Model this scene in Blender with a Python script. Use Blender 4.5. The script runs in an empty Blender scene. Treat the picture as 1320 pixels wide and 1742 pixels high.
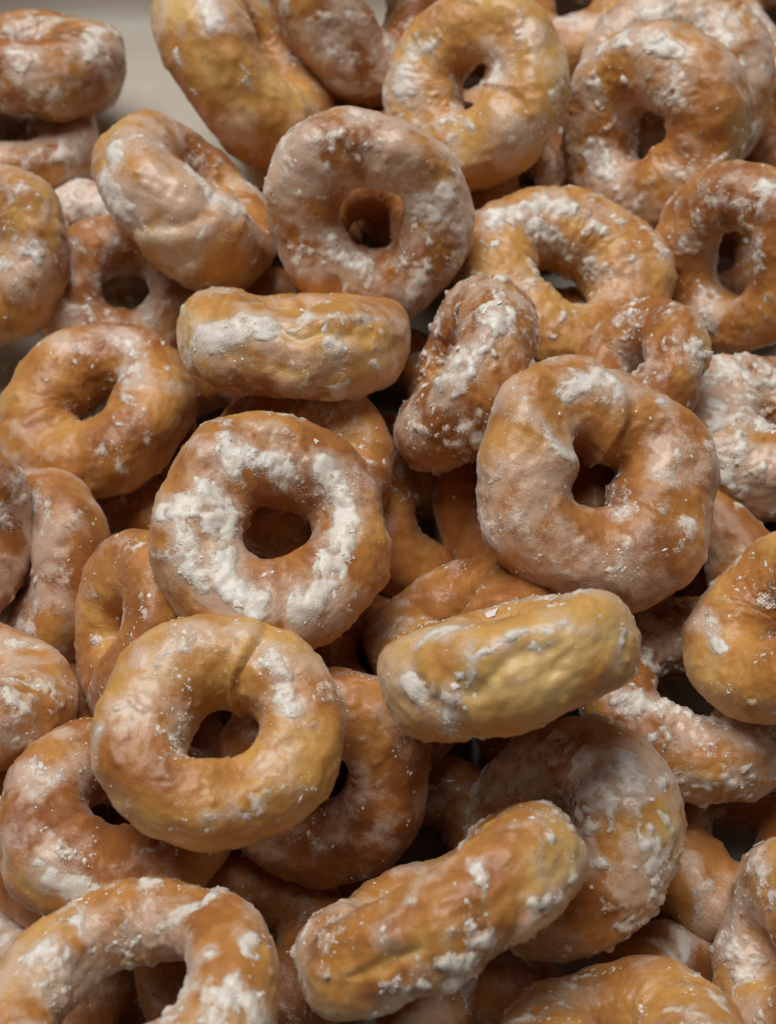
import bpy, math, random
import numpy as np

# ------------------------------------------------------------------ camera, light, exposure
scene = bpy.context.scene
col = scene.collection
cam_data = bpy.data.cameras.new('camera')
cam = bpy.data.objects.new('camera', cam_data)
col.objects.link(cam)
cam.location = (0, 0, 0.27)
cam.rotation_euler = (math.radians(32), 0, 0)          # looks 58 degrees below the horizon
cam_data.sensor_fit = 'VERTICAL'
cam_data.sensor_height = 24.0
cam_data.lens = 28.97
cam_data.clip_start = 0.005
cam_data.clip_end = 50
cam_data.dof.use_dof = True
cam_data.dof.focus_distance = 0.245
cam_data.dof.aperture_fstop = 12.5
scene.camera = cam

world = bpy.data.worlds.new('World')
scene.world = world
world.use_nodes = True
world.node_tree.nodes['Background'].inputs[0].default_value = (0.95, 0.97, 1.0, 1)
world.node_tree.nodes['Background'].inputs[1].default_value = 0.022

def area_lamp(name, loc, target, size, power, colour):
    ld = bpy.data.lights.new(name, 'AREA')
    ld.shape = 'SQUARE'; ld.size = size; ld.energy = power; ld.color = colour
    lo = bpy.data.objects.new(name, ld)
    col.objects.link(lo)
    lo.location = loc
    from mathutils import Vector
    lo.rotation_euler = (Vector(target) - Vector(loc)).to_track_quat('-Z', 'Y').to_euler()
area_lamp('ceiling_lamp', (-0.24, 0.58, 1.12), (0, 0.17, 0.03), 0.80, 15.2, (1.0, 0.96, 0.90))

scene.view_settings.view_transform = 'Standard'
scene.view_settings.look = 'None'
scene.view_settings.gamma = 1.0
scene.view_settings.exposure = 0.0
scene.cycles.use_denoising = True
scene.cycles.adaptive_threshold = 0.02
scene.cycles.max_bounces = 8
scene.cycles.diffuse_bounces = 4

# ------------------------------------------------------------------ noise in numpy
def _hash(ix, iy, iz, seed):
    h = (ix.astype(np.int64) * 374761393 + iy.astype(np.int64) * 668265263 + iz.astype(np.int64) * 2147483647 + seed * 144665) & 0x7fffffff
    h = ((h ^ (h >> 13)) * 1274126177) & 0x7fffffff
    h = ((h ^ (h >> 16)) * 73856093) & 0x7fffffff
    return (h ^ (h >> 15)) / float(0x7fffffff) * 2 - 1
def vnoise(p, seed):
    i = np.floor(p).astype(np.int64); f = p - i
    u = f * f * f * (f * (f * 6 - 15) + 10)
    x, y, z = i[:, 0], i[:, 1], i[:, 2]; ux, uy, uz = u[:, 0], u[:, 1], u[:, 2]
    def row(dy, dz):
        return _hash(x, y + dy, z + dz, seed) * (1 - ux) + _hash(x + 1, y + dy, z + dz, seed) * ux
    a = row(0, 0) * (1 - uy) + row(1, 0) * uy
    b = row(0, 1) * (1 - uy) + row(1, 1) * uy
    return a * (1 - uz) + b * uz
def fbm(p, freq, seed, octaves=3):
    # each octave is turned a little so the lattice never shows
    out = 0; amp = 1; tot = 0; q = p * freq
    M = np.array([[0.80, 0.36, -0.48], [-0.60, 0.48, -0.64], [0.0, 0.80, 0.60]])
    for o in range(octaves):
        q = q @ M.T + 17.3 * (o + 1)
        out = out + amp * vnoise(q, seed * 31 + o); tot += amp
        amp *= 0.55; q = q * 2.03
    return out / tot * 1.7
def sstep(a, b, x):
    t = np.clip((x - a) / (b - a), 0, 1)
    return t * t * (3 - 2 * t)

# ------------------------------------------------------------------ materials
class Nodes:
    def __init__(self, name):
        self.m = bpy.data.materials.new(name); self.m.use_nodes = True
        self.t = self.m.node_tree; self.b = self.t.nodes['Principled BSDF']
    def new(self, kind, **kw):
        n = self.t.nodes.new(kind)
        for k, v in kw.items(): setattr(n, k, v)
        return n
    def put(self, sock, v):
        if hasattr(v, 'is_output'): self.t.links.new(v, sock)
        else: sock.default_value = v
    def math(self, op, a, b=0.0, clamp=False):
        n = self.new('ShaderNodeMath', operation=op, use_clamp=clamp)
        self.put(n.inputs[0], a); self.put(n.inputs[1], b); return n.outputs[0]
    def mix(self, f, a, b):
        n = self.new('ShaderNodeMix', data_type='RGBA')
        self.put(n.inputs[0], f); self.put(n.inputs[6], a); self.put(n.inputs[7], b); return n.outputs[2]
    def fmix(self, f, a, b):
        n = self.new('ShaderNodeMix', data_type='FLOAT')
        self.put(n.inputs[0], f); self.put(n.inputs[2], a); self.put(n.inputs[3], b); return n.outputs[0]
    def step(self, a, b, x):
        n = self.new('ShaderNodeMapRange', interpolation_type='SMOOTHSTEP')
        self.put(n.inputs[0], x); n.inputs[1].default_value = a; n.inputs[2].default_value = b; return n.outputs[0]
    def noise(self, vec, scale, detail=3.0, rough=0.55):
        n = self.new('ShaderNodeTexNoise'); self.put(n.inputs['Vector'], vec)
        n.inputs['Scale'].default_value = scale; n.inputs['Detail'].default_value = detail
        n.inputs['Roughness'].default_value = rough; return n.outputs[0]
    def attr(self, name):
        return self.new('ShaderNodeAttribute', attribute_name=name).outputs['Fac']

def glazed_material():
    k = Nodes('glazed_fried_dough')
    tc = k.new('ShaderNodeTexCoord').outputs['Object']
    rnd = k.new('ShaderNodeObjectInfo').outputs['Random']
    off = k.new('ShaderNodeVectorMath', operation='ADD')
    k.put(off.inputs[0], tc)
    sc = k.new('ShaderNodeCombineXYZ')
    k.put(sc.inputs[0], k.math('MULTIPLY', rnd, 7.0)); k.put(sc.inputs[1], k.math('MULTIPLY', rnd, 3.1)); k.put(sc.inputs[2], k.math('MULTIPLY', rnd, 5.3))
    k.put(off.inputs[1], sc.outputs[0]); v = off.outputs[0]
    tone, film, thick = k.attr('tone'), k.attr('film'), k.attr('thick')
    n_lo = k.noise(v, 90, 3); n_mid = k.noise(v, 330, 3, 0.6); n_hi = k.noise(v, 1300, 3, 0.65); n_sp = k.noise(v, 2600, 2, 0.6)
    # dough: fried brown to pale gold
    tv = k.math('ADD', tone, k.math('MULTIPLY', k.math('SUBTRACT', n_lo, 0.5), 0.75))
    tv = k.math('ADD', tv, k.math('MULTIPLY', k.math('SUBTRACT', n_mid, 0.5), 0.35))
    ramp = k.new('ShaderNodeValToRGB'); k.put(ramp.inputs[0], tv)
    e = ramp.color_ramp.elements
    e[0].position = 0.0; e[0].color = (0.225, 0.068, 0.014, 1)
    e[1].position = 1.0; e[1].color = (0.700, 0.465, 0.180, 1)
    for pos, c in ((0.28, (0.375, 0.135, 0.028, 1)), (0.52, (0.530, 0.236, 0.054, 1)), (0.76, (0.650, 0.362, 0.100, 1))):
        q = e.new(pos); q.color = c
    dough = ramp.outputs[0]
    # thin milky film of sugar glaze, blotchy and worn through in places
    n_pat = k.noise(v, 120, 5, 0.60)
    fv = k.math('ADD', film, k.math('MULTIPLY', k.math('SUBTRACT', n_pat, 0.5), 1.9))
    fv = k.math('ADD', fv, k.math('MULTIPLY', k.math('SUBTRACT', n_mid, 0.5), 0.70))
    fv = k.math('ADD', fv, k.math('MULTIPLY', k.math('SUBTRACT', n_hi, 0.5), 0.35))
    f = k.math('MULTIPLY', k.step(0.27, 1.10, fv), 0.74)
    c1 = k.mix(f, dough, (0.735, 0.550, 0.435, 1))
    # thick set glaze
    tv2 = k.math('ADD', thick, k.math('MULTIPLY', k.math('SUBTRACT', n_mid, 0.5), 0.40))
    tv2 = k.math('ADD', tv2, k.math('MULTIPLY', k.math('SUBTRACT', n_hi, 0.5), 0.48))
    tv2 = k.math('ADD', tv2, k.math('MULTIPLY', k.math('SUBTRACT', n_sp, 0.5), 0.18))
    t = k.step(-0.10, 0.32, tv2)
    c2 = k.mix(k.math('MULTIPLY', t, 0.93), c1, (0.850, 0.805, 0.750, 1))
    # tiny dried sugar specks
    sp = k.math('MULTIPLY', k.step(0.60, 0.68, n_sp), k.math('ADD', k.math('MULTIPLY', k.step(0.35, 0.75, fv), 0.85), 0.08), clamp=True)
    c3 = k.mix(k.math('MULTIPLY', sp, 0.7), c2, (0.80, 0.74, 0.68, 1))
    k.put(k.b.inputs['Base Color'], c3)
    k.put(k.b.inputs['Roughness'], k.fmix(t, k.fmix(f, 0.46, 0.39), 0.45))
    k.b.inputs['Specular IOR Level'].default_value = 0.5
    k.put(k.b.inputs['Coat Weight'], k.fmix(t, k.math('ADD', k.math('MULTIPLY', f, 0.42), 0.16), 0.22))
    k.b.inputs['Coat Roughness'].default_value = 0.17
    k.put(k.b.inputs['Sheen Weight'], k.math('ADD', k.math('MULTIPLY', film, 0.30), 0.10))
    k.b.inputs['Sheen Roughness'].default_value = 0.45
    k.b.inputs['Subsurface Weight'].default_value = 0.30
    k.b.inputs['Subsurface Radius'].default_value = (1.0, 0.5, 0.25)
    k.b.inputs['Subsurface Scale'].default_value = 0.0026
    hgt = k.math('ADD', k.math('MULTIPLY', n_mid, 0.5), k.math('MULTIPLY', n_hi, k.fmix(t, 0.34, 0.36)))
    hgt = k.math('ADD', hgt, k.math('MULTIPLY', f, 0.25))
    hgt = k.math('ADD', hgt, k.math('MULTIPLY', t, 0.35))
    hgt = k.math('ADD', hgt, k.math('MULTIPLY', sp, 0.20))
    hgt = k.math('ADD', hgt, k.math('MULTIPLY', n_sp, 0.12))
    bp = k.new('ShaderNodeBump'); bp.inputs['Strength'].default_value = 0.55; bp.inputs['Distance'].default_value = 0.00055
    k.put(bp.inputs['Height'], hgt); k.put(k.b.inputs['Normal'], bp.outputs[0])
    return k.m

def crumb_material():
    k = Nodes('dried_sugar_glaze')
    tc = k.new('ShaderNodeTexCoord').outputs['Object']
    n = k.noise(tc, 700, 2)
    k.put(k.b.inputs['Base Color'], k.mix(k.step(0.35, 0.7, n), (0.80, 0.74, 0.68, 1), (0.88, 0.85, 0.81, 1)))
    k.b.inputs['Roughness'].default_value = 0.5
    k.b.inputs['Subsurface Weight'].default_value = 0.0
    return k.m

def tray_material():
    k = Nodes('off_white_plastic')
    tc = k.new('ShaderNodeTexCoord').outputs['Object']
    n = k.noise(tc, 14, 3); s = k.noise(tc, 160, 4, 0.6)
    c = k.mix(k.step(0.3, 0.7, n), (0.43, 0.392, 0.335, 1), (0.48, 0.438, 0.375, 1))
    c = k.mix(k.math('MULTIPLY', k.step(0.58, 0.72, s), 0.35), c, (0.60, 0.56, 0.50, 1))   # dried glaze smears
    k.put(k.b.inputs['Base Color'], c)
    k.put(k.b.inputs['Roughness'], k.fmix(s, 0.35, 0.6))
    bp = k.new('ShaderNodeBump'); bp.inputs['Strength'].default_value = 0.2; bp.inputs['Distance'].default_value = 0.0004
    k.put(bp.inputs['Height'], s); k.put(k.b.inputs['Normal'], bp.outputs[0])
    return k.m

GLAZED, CRUMB, TRAY = glazed_material(), crumb_material(), tray_material()

def mesh_object(name, verts, quads, mat, attrs=None, smooth=True, tris=False):
    me = bpy.data.meshes.new(name)
    n = 3 if tris else 4
    me.vertices.add(len(verts)); me.vertices.foreach_set('co', np.ascontiguousarray(verts, np.float32).ravel())
    me.loops.add(len(quads) * n); me.loops.foreach_set('vertex_index', np.ascontiguousarray(quads, np.int32).ravel())
    me.polygons.add(len(quads)); me.polygons.foreach_set('loop_start', np.arange(0, len(quads) * n, n, dtype=np.int32))
    me.polygons.foreach_set('use_smooth', np.full(len(quads), smooth, dtype=bool))
    for a, v in (attrs or {}).items():
        me.attributes.new(a, 'FLOAT', 'POINT').data.foreach_set('value', np.ascontiguousarray(v, np.float32))
    me.materials.append(mat)
    me.update(calc_edges=True); me.validate()
    o = bpy.data.objects.new(name, me)
    col.objects.link(o)
    return o

# ------------------------------------------------------------------ the tray
def build_tray():
    # rounded rectangle basin: floor, fillet, sloping wall, rolled rim
    x0, x1, y0, y1 = -0.16, 0.30, -0.16, 0.352
    prof = [(-0.02, 0.0)]
    for i in range(0, 9):
        a = math.radians(i * 78 / 8); prof.append((0.024 * math.sin(a), 0.024 * (1 - math.cos(a))))
    ox, oz = prof[-1]
    prof += [(ox + 0.006, oz + 0.028), (ox + 0.011, oz + 0.052)]
    rx, rz = prof[-1]
    for i in range(1, 8):
        a = math.radians(i * 26); prof.append((rx + 0.004 * (1 - math.cos(a)), rz + 0.004 * math.sin(a)))
    outer = [(px + 0.0025, pz - 0.0025) for px, pz in prof[1:12]][::-1]
    prof += outer + [(-0.02, -0.0025)]
    def loop(off, z):
        pts = []; rad = 0.06 + off
        for cx, cy, a0 in ((x1 - .06, y1 - .06, 0), (x0 + .06, y1 - .06, 90), (x0 + .06, y0 + .06, 180), (x1 - .06, y0 + .06, 270)):
            for i in range(13):
                a = math.radians(a0 + i * 7.5); pts.append((cx + rad * math.cos(a), cy + rad * math.sin(a), z))
        return pts
    V = []; Q = []; n = 52
    for off, z in prof: V += loop(off, z)
    for r in range(len(prof) - 1):
        for i in range(n):
            j = (i + 1) % n; Q.append((r * n + i, r * n + j, (r + 1) * n + j, (r + 1) * n + i))
    me = bpy.data.meshes.new('serving_tray')
    last = (len(prof) - 1) * n
    me.from_pydata(V, [], Q + [tuple(range(n))[::-1], tuple(range(last, last + n))])
    for p in me.polygons: p.use_smooth = len(p.vertices) == 4
    me.materials.append(TRAY); me.update()
    import bmesh
    bm = bmesh.new(); bm.from_mesh(me); bmesh.ops.recalc_face_normals(bm, faces=bm.faces); bm.to_mesh(me); bm.free()
    o = bpy.data.objects.new('serving_tray', me); col.objects.link(o)
    o['label'] = 'off-white plastic tray with a raised rim under the pile of donuts'
    o['category'] = 'tray'
build_tray()

# ------------------------------------------------------------------ the donuts
# label, centre, axis, reference direction in the ring plane, outer radius, tube ratio, looks, glaze patches (angle round ring, angle round tube, width, amount)
DONUTS = [  # most deep donuts: low tone puts the gap shade into their colour
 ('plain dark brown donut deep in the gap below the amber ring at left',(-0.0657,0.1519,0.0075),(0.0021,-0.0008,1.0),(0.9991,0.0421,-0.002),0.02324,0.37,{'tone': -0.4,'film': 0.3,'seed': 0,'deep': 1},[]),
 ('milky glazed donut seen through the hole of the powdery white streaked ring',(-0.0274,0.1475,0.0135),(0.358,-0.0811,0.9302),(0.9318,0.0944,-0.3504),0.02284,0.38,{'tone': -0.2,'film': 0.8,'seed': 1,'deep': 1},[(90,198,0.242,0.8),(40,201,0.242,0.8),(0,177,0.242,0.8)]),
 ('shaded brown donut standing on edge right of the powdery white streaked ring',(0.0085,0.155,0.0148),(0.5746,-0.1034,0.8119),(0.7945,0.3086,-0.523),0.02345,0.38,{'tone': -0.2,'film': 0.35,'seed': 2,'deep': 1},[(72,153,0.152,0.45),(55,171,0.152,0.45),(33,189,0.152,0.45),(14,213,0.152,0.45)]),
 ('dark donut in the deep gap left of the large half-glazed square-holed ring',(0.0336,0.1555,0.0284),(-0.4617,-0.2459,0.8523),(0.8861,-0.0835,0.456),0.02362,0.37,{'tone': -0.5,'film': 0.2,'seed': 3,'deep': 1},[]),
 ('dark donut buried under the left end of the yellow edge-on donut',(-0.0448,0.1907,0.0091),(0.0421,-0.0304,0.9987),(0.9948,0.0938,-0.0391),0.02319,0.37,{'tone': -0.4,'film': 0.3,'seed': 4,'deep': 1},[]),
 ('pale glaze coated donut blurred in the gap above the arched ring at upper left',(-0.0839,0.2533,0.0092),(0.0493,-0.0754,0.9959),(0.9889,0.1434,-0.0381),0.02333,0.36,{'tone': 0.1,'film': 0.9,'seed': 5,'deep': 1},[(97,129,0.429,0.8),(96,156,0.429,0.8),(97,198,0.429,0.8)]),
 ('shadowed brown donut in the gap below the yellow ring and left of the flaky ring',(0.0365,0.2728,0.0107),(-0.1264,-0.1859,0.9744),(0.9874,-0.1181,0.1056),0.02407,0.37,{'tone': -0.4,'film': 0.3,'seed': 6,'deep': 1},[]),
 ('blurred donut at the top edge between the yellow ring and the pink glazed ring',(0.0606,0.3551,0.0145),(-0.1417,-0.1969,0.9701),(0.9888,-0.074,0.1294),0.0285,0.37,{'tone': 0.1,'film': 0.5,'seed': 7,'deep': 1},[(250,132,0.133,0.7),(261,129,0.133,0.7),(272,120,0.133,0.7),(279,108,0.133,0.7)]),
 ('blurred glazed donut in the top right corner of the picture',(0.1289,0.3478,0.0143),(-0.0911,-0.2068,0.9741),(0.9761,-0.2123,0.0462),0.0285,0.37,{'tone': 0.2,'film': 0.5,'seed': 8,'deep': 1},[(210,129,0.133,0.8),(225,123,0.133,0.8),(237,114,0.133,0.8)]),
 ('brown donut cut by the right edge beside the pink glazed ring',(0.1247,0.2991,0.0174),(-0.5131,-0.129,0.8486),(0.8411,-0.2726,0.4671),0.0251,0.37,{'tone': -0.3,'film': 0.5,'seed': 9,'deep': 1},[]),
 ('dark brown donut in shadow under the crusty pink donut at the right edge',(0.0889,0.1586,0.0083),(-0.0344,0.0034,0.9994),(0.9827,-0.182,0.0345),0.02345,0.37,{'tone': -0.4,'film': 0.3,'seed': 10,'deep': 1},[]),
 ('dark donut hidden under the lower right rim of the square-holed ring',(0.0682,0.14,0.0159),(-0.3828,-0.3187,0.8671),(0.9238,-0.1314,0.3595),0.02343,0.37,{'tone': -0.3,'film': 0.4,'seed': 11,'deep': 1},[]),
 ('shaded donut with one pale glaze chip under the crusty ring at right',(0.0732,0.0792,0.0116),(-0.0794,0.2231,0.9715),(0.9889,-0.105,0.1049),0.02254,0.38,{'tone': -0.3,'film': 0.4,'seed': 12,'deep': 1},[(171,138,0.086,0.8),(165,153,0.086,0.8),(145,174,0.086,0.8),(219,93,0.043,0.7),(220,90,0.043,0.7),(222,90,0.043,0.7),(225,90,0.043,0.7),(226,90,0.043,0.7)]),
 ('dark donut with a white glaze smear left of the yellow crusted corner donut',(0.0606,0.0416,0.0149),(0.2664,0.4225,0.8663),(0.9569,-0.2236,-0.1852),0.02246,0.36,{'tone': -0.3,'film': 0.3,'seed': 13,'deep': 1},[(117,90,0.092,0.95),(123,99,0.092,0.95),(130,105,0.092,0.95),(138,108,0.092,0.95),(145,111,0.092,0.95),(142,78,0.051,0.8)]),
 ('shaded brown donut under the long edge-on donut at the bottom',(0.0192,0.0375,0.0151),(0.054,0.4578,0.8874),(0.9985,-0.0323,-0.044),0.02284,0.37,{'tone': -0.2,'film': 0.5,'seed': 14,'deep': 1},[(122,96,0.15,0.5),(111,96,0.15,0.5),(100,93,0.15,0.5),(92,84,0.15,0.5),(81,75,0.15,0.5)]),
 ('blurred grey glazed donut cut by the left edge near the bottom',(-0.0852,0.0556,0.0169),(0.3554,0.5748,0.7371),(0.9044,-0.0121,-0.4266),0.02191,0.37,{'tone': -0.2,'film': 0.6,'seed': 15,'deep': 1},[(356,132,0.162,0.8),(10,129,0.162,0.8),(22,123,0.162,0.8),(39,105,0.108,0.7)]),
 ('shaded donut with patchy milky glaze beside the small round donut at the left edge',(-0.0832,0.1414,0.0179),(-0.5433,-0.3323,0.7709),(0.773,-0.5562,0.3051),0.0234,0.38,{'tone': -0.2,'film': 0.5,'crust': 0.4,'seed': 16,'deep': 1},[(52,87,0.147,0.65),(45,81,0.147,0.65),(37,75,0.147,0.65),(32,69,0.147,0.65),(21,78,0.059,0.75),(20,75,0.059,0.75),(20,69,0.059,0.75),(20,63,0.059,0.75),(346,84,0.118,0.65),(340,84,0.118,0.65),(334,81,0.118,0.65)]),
 ('dark donut seen through the hole of the smooth pinkish ring',(-0.0037,0.239,0.0284),(-0.0801,-0.382,0.9207),(0.9955,-0.0775,0.0544),0.02345,0.38,{'tone': -0.5,'film': 0.2,'seed': 17,'deep': 1},[]),  # added filler, toned dark so the hole above it reads as shade
 ('dark donut seen through the hole of the pale yellow ring',(0.0244,0.3195,0.013),(-0.1397,-0.1918,0.9714),(0.9771,-0.1854,0.1039),0.02664,0.38,{'tone': -0.3,'film': 0.5,'seed': 18,'deep': 1},[]),  # fillers added under holes and gaps so these stay dark
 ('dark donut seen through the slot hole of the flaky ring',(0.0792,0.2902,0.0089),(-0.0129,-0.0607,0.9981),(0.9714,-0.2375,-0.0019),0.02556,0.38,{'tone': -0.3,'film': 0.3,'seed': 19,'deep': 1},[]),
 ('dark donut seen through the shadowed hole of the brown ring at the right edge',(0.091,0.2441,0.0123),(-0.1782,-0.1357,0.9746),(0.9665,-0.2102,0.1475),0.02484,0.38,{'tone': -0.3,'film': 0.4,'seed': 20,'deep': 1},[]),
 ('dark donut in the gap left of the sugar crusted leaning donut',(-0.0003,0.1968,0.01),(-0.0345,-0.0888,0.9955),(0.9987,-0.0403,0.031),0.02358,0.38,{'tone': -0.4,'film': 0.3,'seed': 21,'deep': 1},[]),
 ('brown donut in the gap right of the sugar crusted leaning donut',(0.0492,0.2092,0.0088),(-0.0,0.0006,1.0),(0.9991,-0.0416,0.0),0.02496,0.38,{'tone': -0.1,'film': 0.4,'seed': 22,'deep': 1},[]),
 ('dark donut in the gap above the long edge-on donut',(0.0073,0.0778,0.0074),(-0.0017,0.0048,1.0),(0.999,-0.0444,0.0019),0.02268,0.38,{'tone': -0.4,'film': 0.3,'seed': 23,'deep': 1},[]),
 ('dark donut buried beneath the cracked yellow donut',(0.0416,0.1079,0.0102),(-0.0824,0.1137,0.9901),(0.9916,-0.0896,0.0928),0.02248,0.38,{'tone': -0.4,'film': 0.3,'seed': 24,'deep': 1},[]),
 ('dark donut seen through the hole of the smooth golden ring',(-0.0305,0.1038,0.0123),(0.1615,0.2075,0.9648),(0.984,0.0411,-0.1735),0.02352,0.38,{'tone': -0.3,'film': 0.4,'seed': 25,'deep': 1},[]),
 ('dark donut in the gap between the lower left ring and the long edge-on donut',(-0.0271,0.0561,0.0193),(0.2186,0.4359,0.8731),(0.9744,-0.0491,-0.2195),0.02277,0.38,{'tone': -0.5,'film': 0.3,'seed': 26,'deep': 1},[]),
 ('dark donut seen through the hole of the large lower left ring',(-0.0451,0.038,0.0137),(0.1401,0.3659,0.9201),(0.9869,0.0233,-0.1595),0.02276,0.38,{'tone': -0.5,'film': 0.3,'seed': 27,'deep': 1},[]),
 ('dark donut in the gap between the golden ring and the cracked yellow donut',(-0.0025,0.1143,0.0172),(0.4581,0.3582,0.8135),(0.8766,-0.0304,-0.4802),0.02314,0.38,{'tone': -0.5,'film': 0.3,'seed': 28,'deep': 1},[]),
 ('dark donut in the gap behind the top of the smooth pinkish ring',(-0.0204,0.2954,0.0084),(-0.0011,-0.0065,1.0),(0.9992,-0.04,0.0008),0.02562,0.38,{'tone': -0.4,'film': 0.3,'seed': 520,'deep': 1},[]),  # added to block light from behind the ring, shade in its tone
 ('dark donut under the right rim of the smooth pinkish ring',(0.0126,0.2678,0.0212),(-0.1463,-0.2007,0.9687),(0.9848,0.063,0.1618),0.02502,0.38,{'tone': -0.4,'film': 0.3,'seed': 571,'deep': 1},[]),  # added as a light blocker beneath the ring, toned dark like shade
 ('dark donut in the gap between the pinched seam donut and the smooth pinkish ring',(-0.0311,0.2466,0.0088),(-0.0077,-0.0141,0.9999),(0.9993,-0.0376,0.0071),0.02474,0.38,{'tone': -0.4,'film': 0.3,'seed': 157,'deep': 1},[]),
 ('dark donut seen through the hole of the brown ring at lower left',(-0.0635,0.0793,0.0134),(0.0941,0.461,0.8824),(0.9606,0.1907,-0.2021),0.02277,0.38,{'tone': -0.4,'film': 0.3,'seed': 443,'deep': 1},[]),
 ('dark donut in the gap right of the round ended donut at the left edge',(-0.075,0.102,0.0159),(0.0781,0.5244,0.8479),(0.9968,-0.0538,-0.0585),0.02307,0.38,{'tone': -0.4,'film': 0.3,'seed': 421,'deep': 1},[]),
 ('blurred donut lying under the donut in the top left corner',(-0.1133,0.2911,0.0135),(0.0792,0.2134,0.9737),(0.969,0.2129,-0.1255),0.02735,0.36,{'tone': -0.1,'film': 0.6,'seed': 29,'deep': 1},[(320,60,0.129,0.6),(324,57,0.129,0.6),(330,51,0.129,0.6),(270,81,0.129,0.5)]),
 ('arched shaded ring with a dark hole left of the yellow edge-on donut',(-0.0705,0.2268,0.0184),(0.1607,-0.2878,0.9441),(0.9792,0.1665,-0.1159),0.0241,0.37,{'tone': -0.2,'film': 0.5,'seed': 30,'deep': 1},[(170,153,0.093,0.75),(154,165,0.093,0.75),(136,177,0.093,0.75),(120,186,0.093,0.75),(104,186,0.093,0.75),(93,195,0.093,0.75),(81,195,0.093,0.75),(61,192,0.093,0.75),(22,186,0.093,0.75),(333,162,0.093,0.75),(316,156,0.093,0.75),(308,138,0.093,0.75),(302,120,0.093,0.75),(298,108,0.093,0.75),(298,96,0.093,0.75),(183,105,0.067,0.7),(202,75,0.107,0.7),(208,72,0.107,0.7),(213,69,0.107,0.7),(219,63,0.107,0.7),(224,57,0.107,0.7)]),
 ('tall ring at the top edge with a white glaze pool at its lower tip',(-0.0043,0.3186,0.0438),(0.558,-0.5183,0.6481),(0.8294,0.3239,-0.4551),0.03188,0.37,{'tone': -0.1,'film': 0.6,'seed': 31},[(244,15,0.118,0.9),(249,24,0.118,0.9),(252,30,0.118,0.9),(256,36,0.118,0.9),(214,39,0.161,0.55),(220,42,0.161,0.55),(226,42,0.161,0.55),(234,42,0.161,0.55),(208,9,0.054,0.7)]),
 ('pink glazed ring behind the flaky ring at upper right',(0.0826,0.2954,0.0319),(-0.2013,-0.4474,0.8714),(0.9764,-0.1623,0.1422),0.0285,0.38,{'tone': -0.3,'film': 0.85,'seed': 32},[(57,111,0.119,0.8),(45,111,0.119,0.8),(36,108,0.119,0.8),(28,102,0.119,0.8),(150,24,0.179,0.55),(150,51,0.179,0.55),(147,72,0.179,0.55),(142,87,0.179,0.55),(134,99,0.179,0.55),(2,93,0.179,0.55),(350,87,0.179,0.55),(342,78,0.179,0.55),(336,66,0.179,0.55)]),
 ('brown ring with a deep shadowed hole at the right edge above the crusty pink donut',(0.0888,0.2221,0.0357),(-0.7313,-0.5368,0.4209),(0.6815,-0.5484,0.4846),0.02376,0.335,{'tone': -0.1,'film': 0.5,'seed': 33},[(61,48,0.089,1),(57,45,0.089,1),(72,87,0.063,0.6),(244,105,0.139,0.7),(246,117,0.139,0.7),(246,132,0.139,0.7),(244,144,0.139,0.7),(231,198,0.095,0.6),(40,84,0.076,0.6)]),
 ('edge-on donut in the top left corner with white glaze chips',(-0.1081,0.3082,0.0289),(0.1059,0.4164,0.903),(0.9623,0.1858,-0.1986),0.02763,0.4,{'tone': -0.3,'film': 0.5,'seed': 34},[(352,72,0.114,1),(334,66,0.114,1),(324,57,0.114,1),(318,51,0.114,1),(261,60,0.089,1),(274,57,0.095,0.7),(273,48,0.095,0.7),(270,39,0.095,0.7),(268,33,0.095,0.7),(291,24,0.095,0.65),(104,135,0.095,0.55),(92,135,0.095,0.55),(81,135,0.095,0.55),(66,135,0.095,0.55),(54,132,0.095,0.55),(42,129,0.095,0.55),(30,123,0.095,0.55)]),
 ('side-on donut with a pinched seam and white fold line at upper left',(-0.0523,0.2406,0.0385),(0.6661,0.3338,0.667),(0.7408,-0.1922,-0.6437),0.02771,0.385,{'tone': 0.1,'film': 0.55,'seam': (274,0.15),'lump': 1.1,'seed': 35},[(206,18,0.122,0.85),(210,12,0.122,0.85),(213,3,0.122,0.85),(214,354,0.122,0.85),(217,345,0.122,0.85),(217,336,0.122,0.85),(224,336,0.122,0.85),(229,339,0.122,0.85),(234,339,0.122,0.85),(238,339,0.122,0.85),(129,150,0.078,0.95),(242,108,0.078,0.95),(249,96,0.078,0.95),(254,90,0.078,0.95),(258,84,0.078,0.95),(261,81,0.078,0.95),(266,75,0.078,0.95),(268,72,0.078,0.95),(272,69,0.078,0.95),(274,66,0.078,0.95),(278,69,0.078,0.95),(282,72,0.078,0.95),(286,75,0.078,0.95),(292,78,0.078,0.95),(298,81,0.078,0.95),(304,81,0.078,0.95),(272,36,0.044,0.85),(272,33,0.044,0.85),(273,27,0.044,0.85),(273,27,0.044,0.85),(273,21,0.044,0.85),(274,18,0.044,0.85),(274,15,0.044,0.85),(274,9,0.044,0.85),(276,6,0.044,0.85),(276,0,0.044,0.85),(278,357,0.044,0.85),(278,351,0.044,0.85),(279,348,0.044,0.85),(279,342,0.044,0.85),(210,69,0.056,0.8),(210,75,0.056,0.8),(208,84,0.056,0.8),(207,90,0.056,0.8),(244,330,0.078,0.6),(247,336,0.078,0.6),(250,339,0.078,0.6),(252,339,0.078,0.6),(255,342,0.078,0.6),(258,345,0.078,0.6),(261,348,0.078,0.6),(264,348,0.078,0.6)]),
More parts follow.
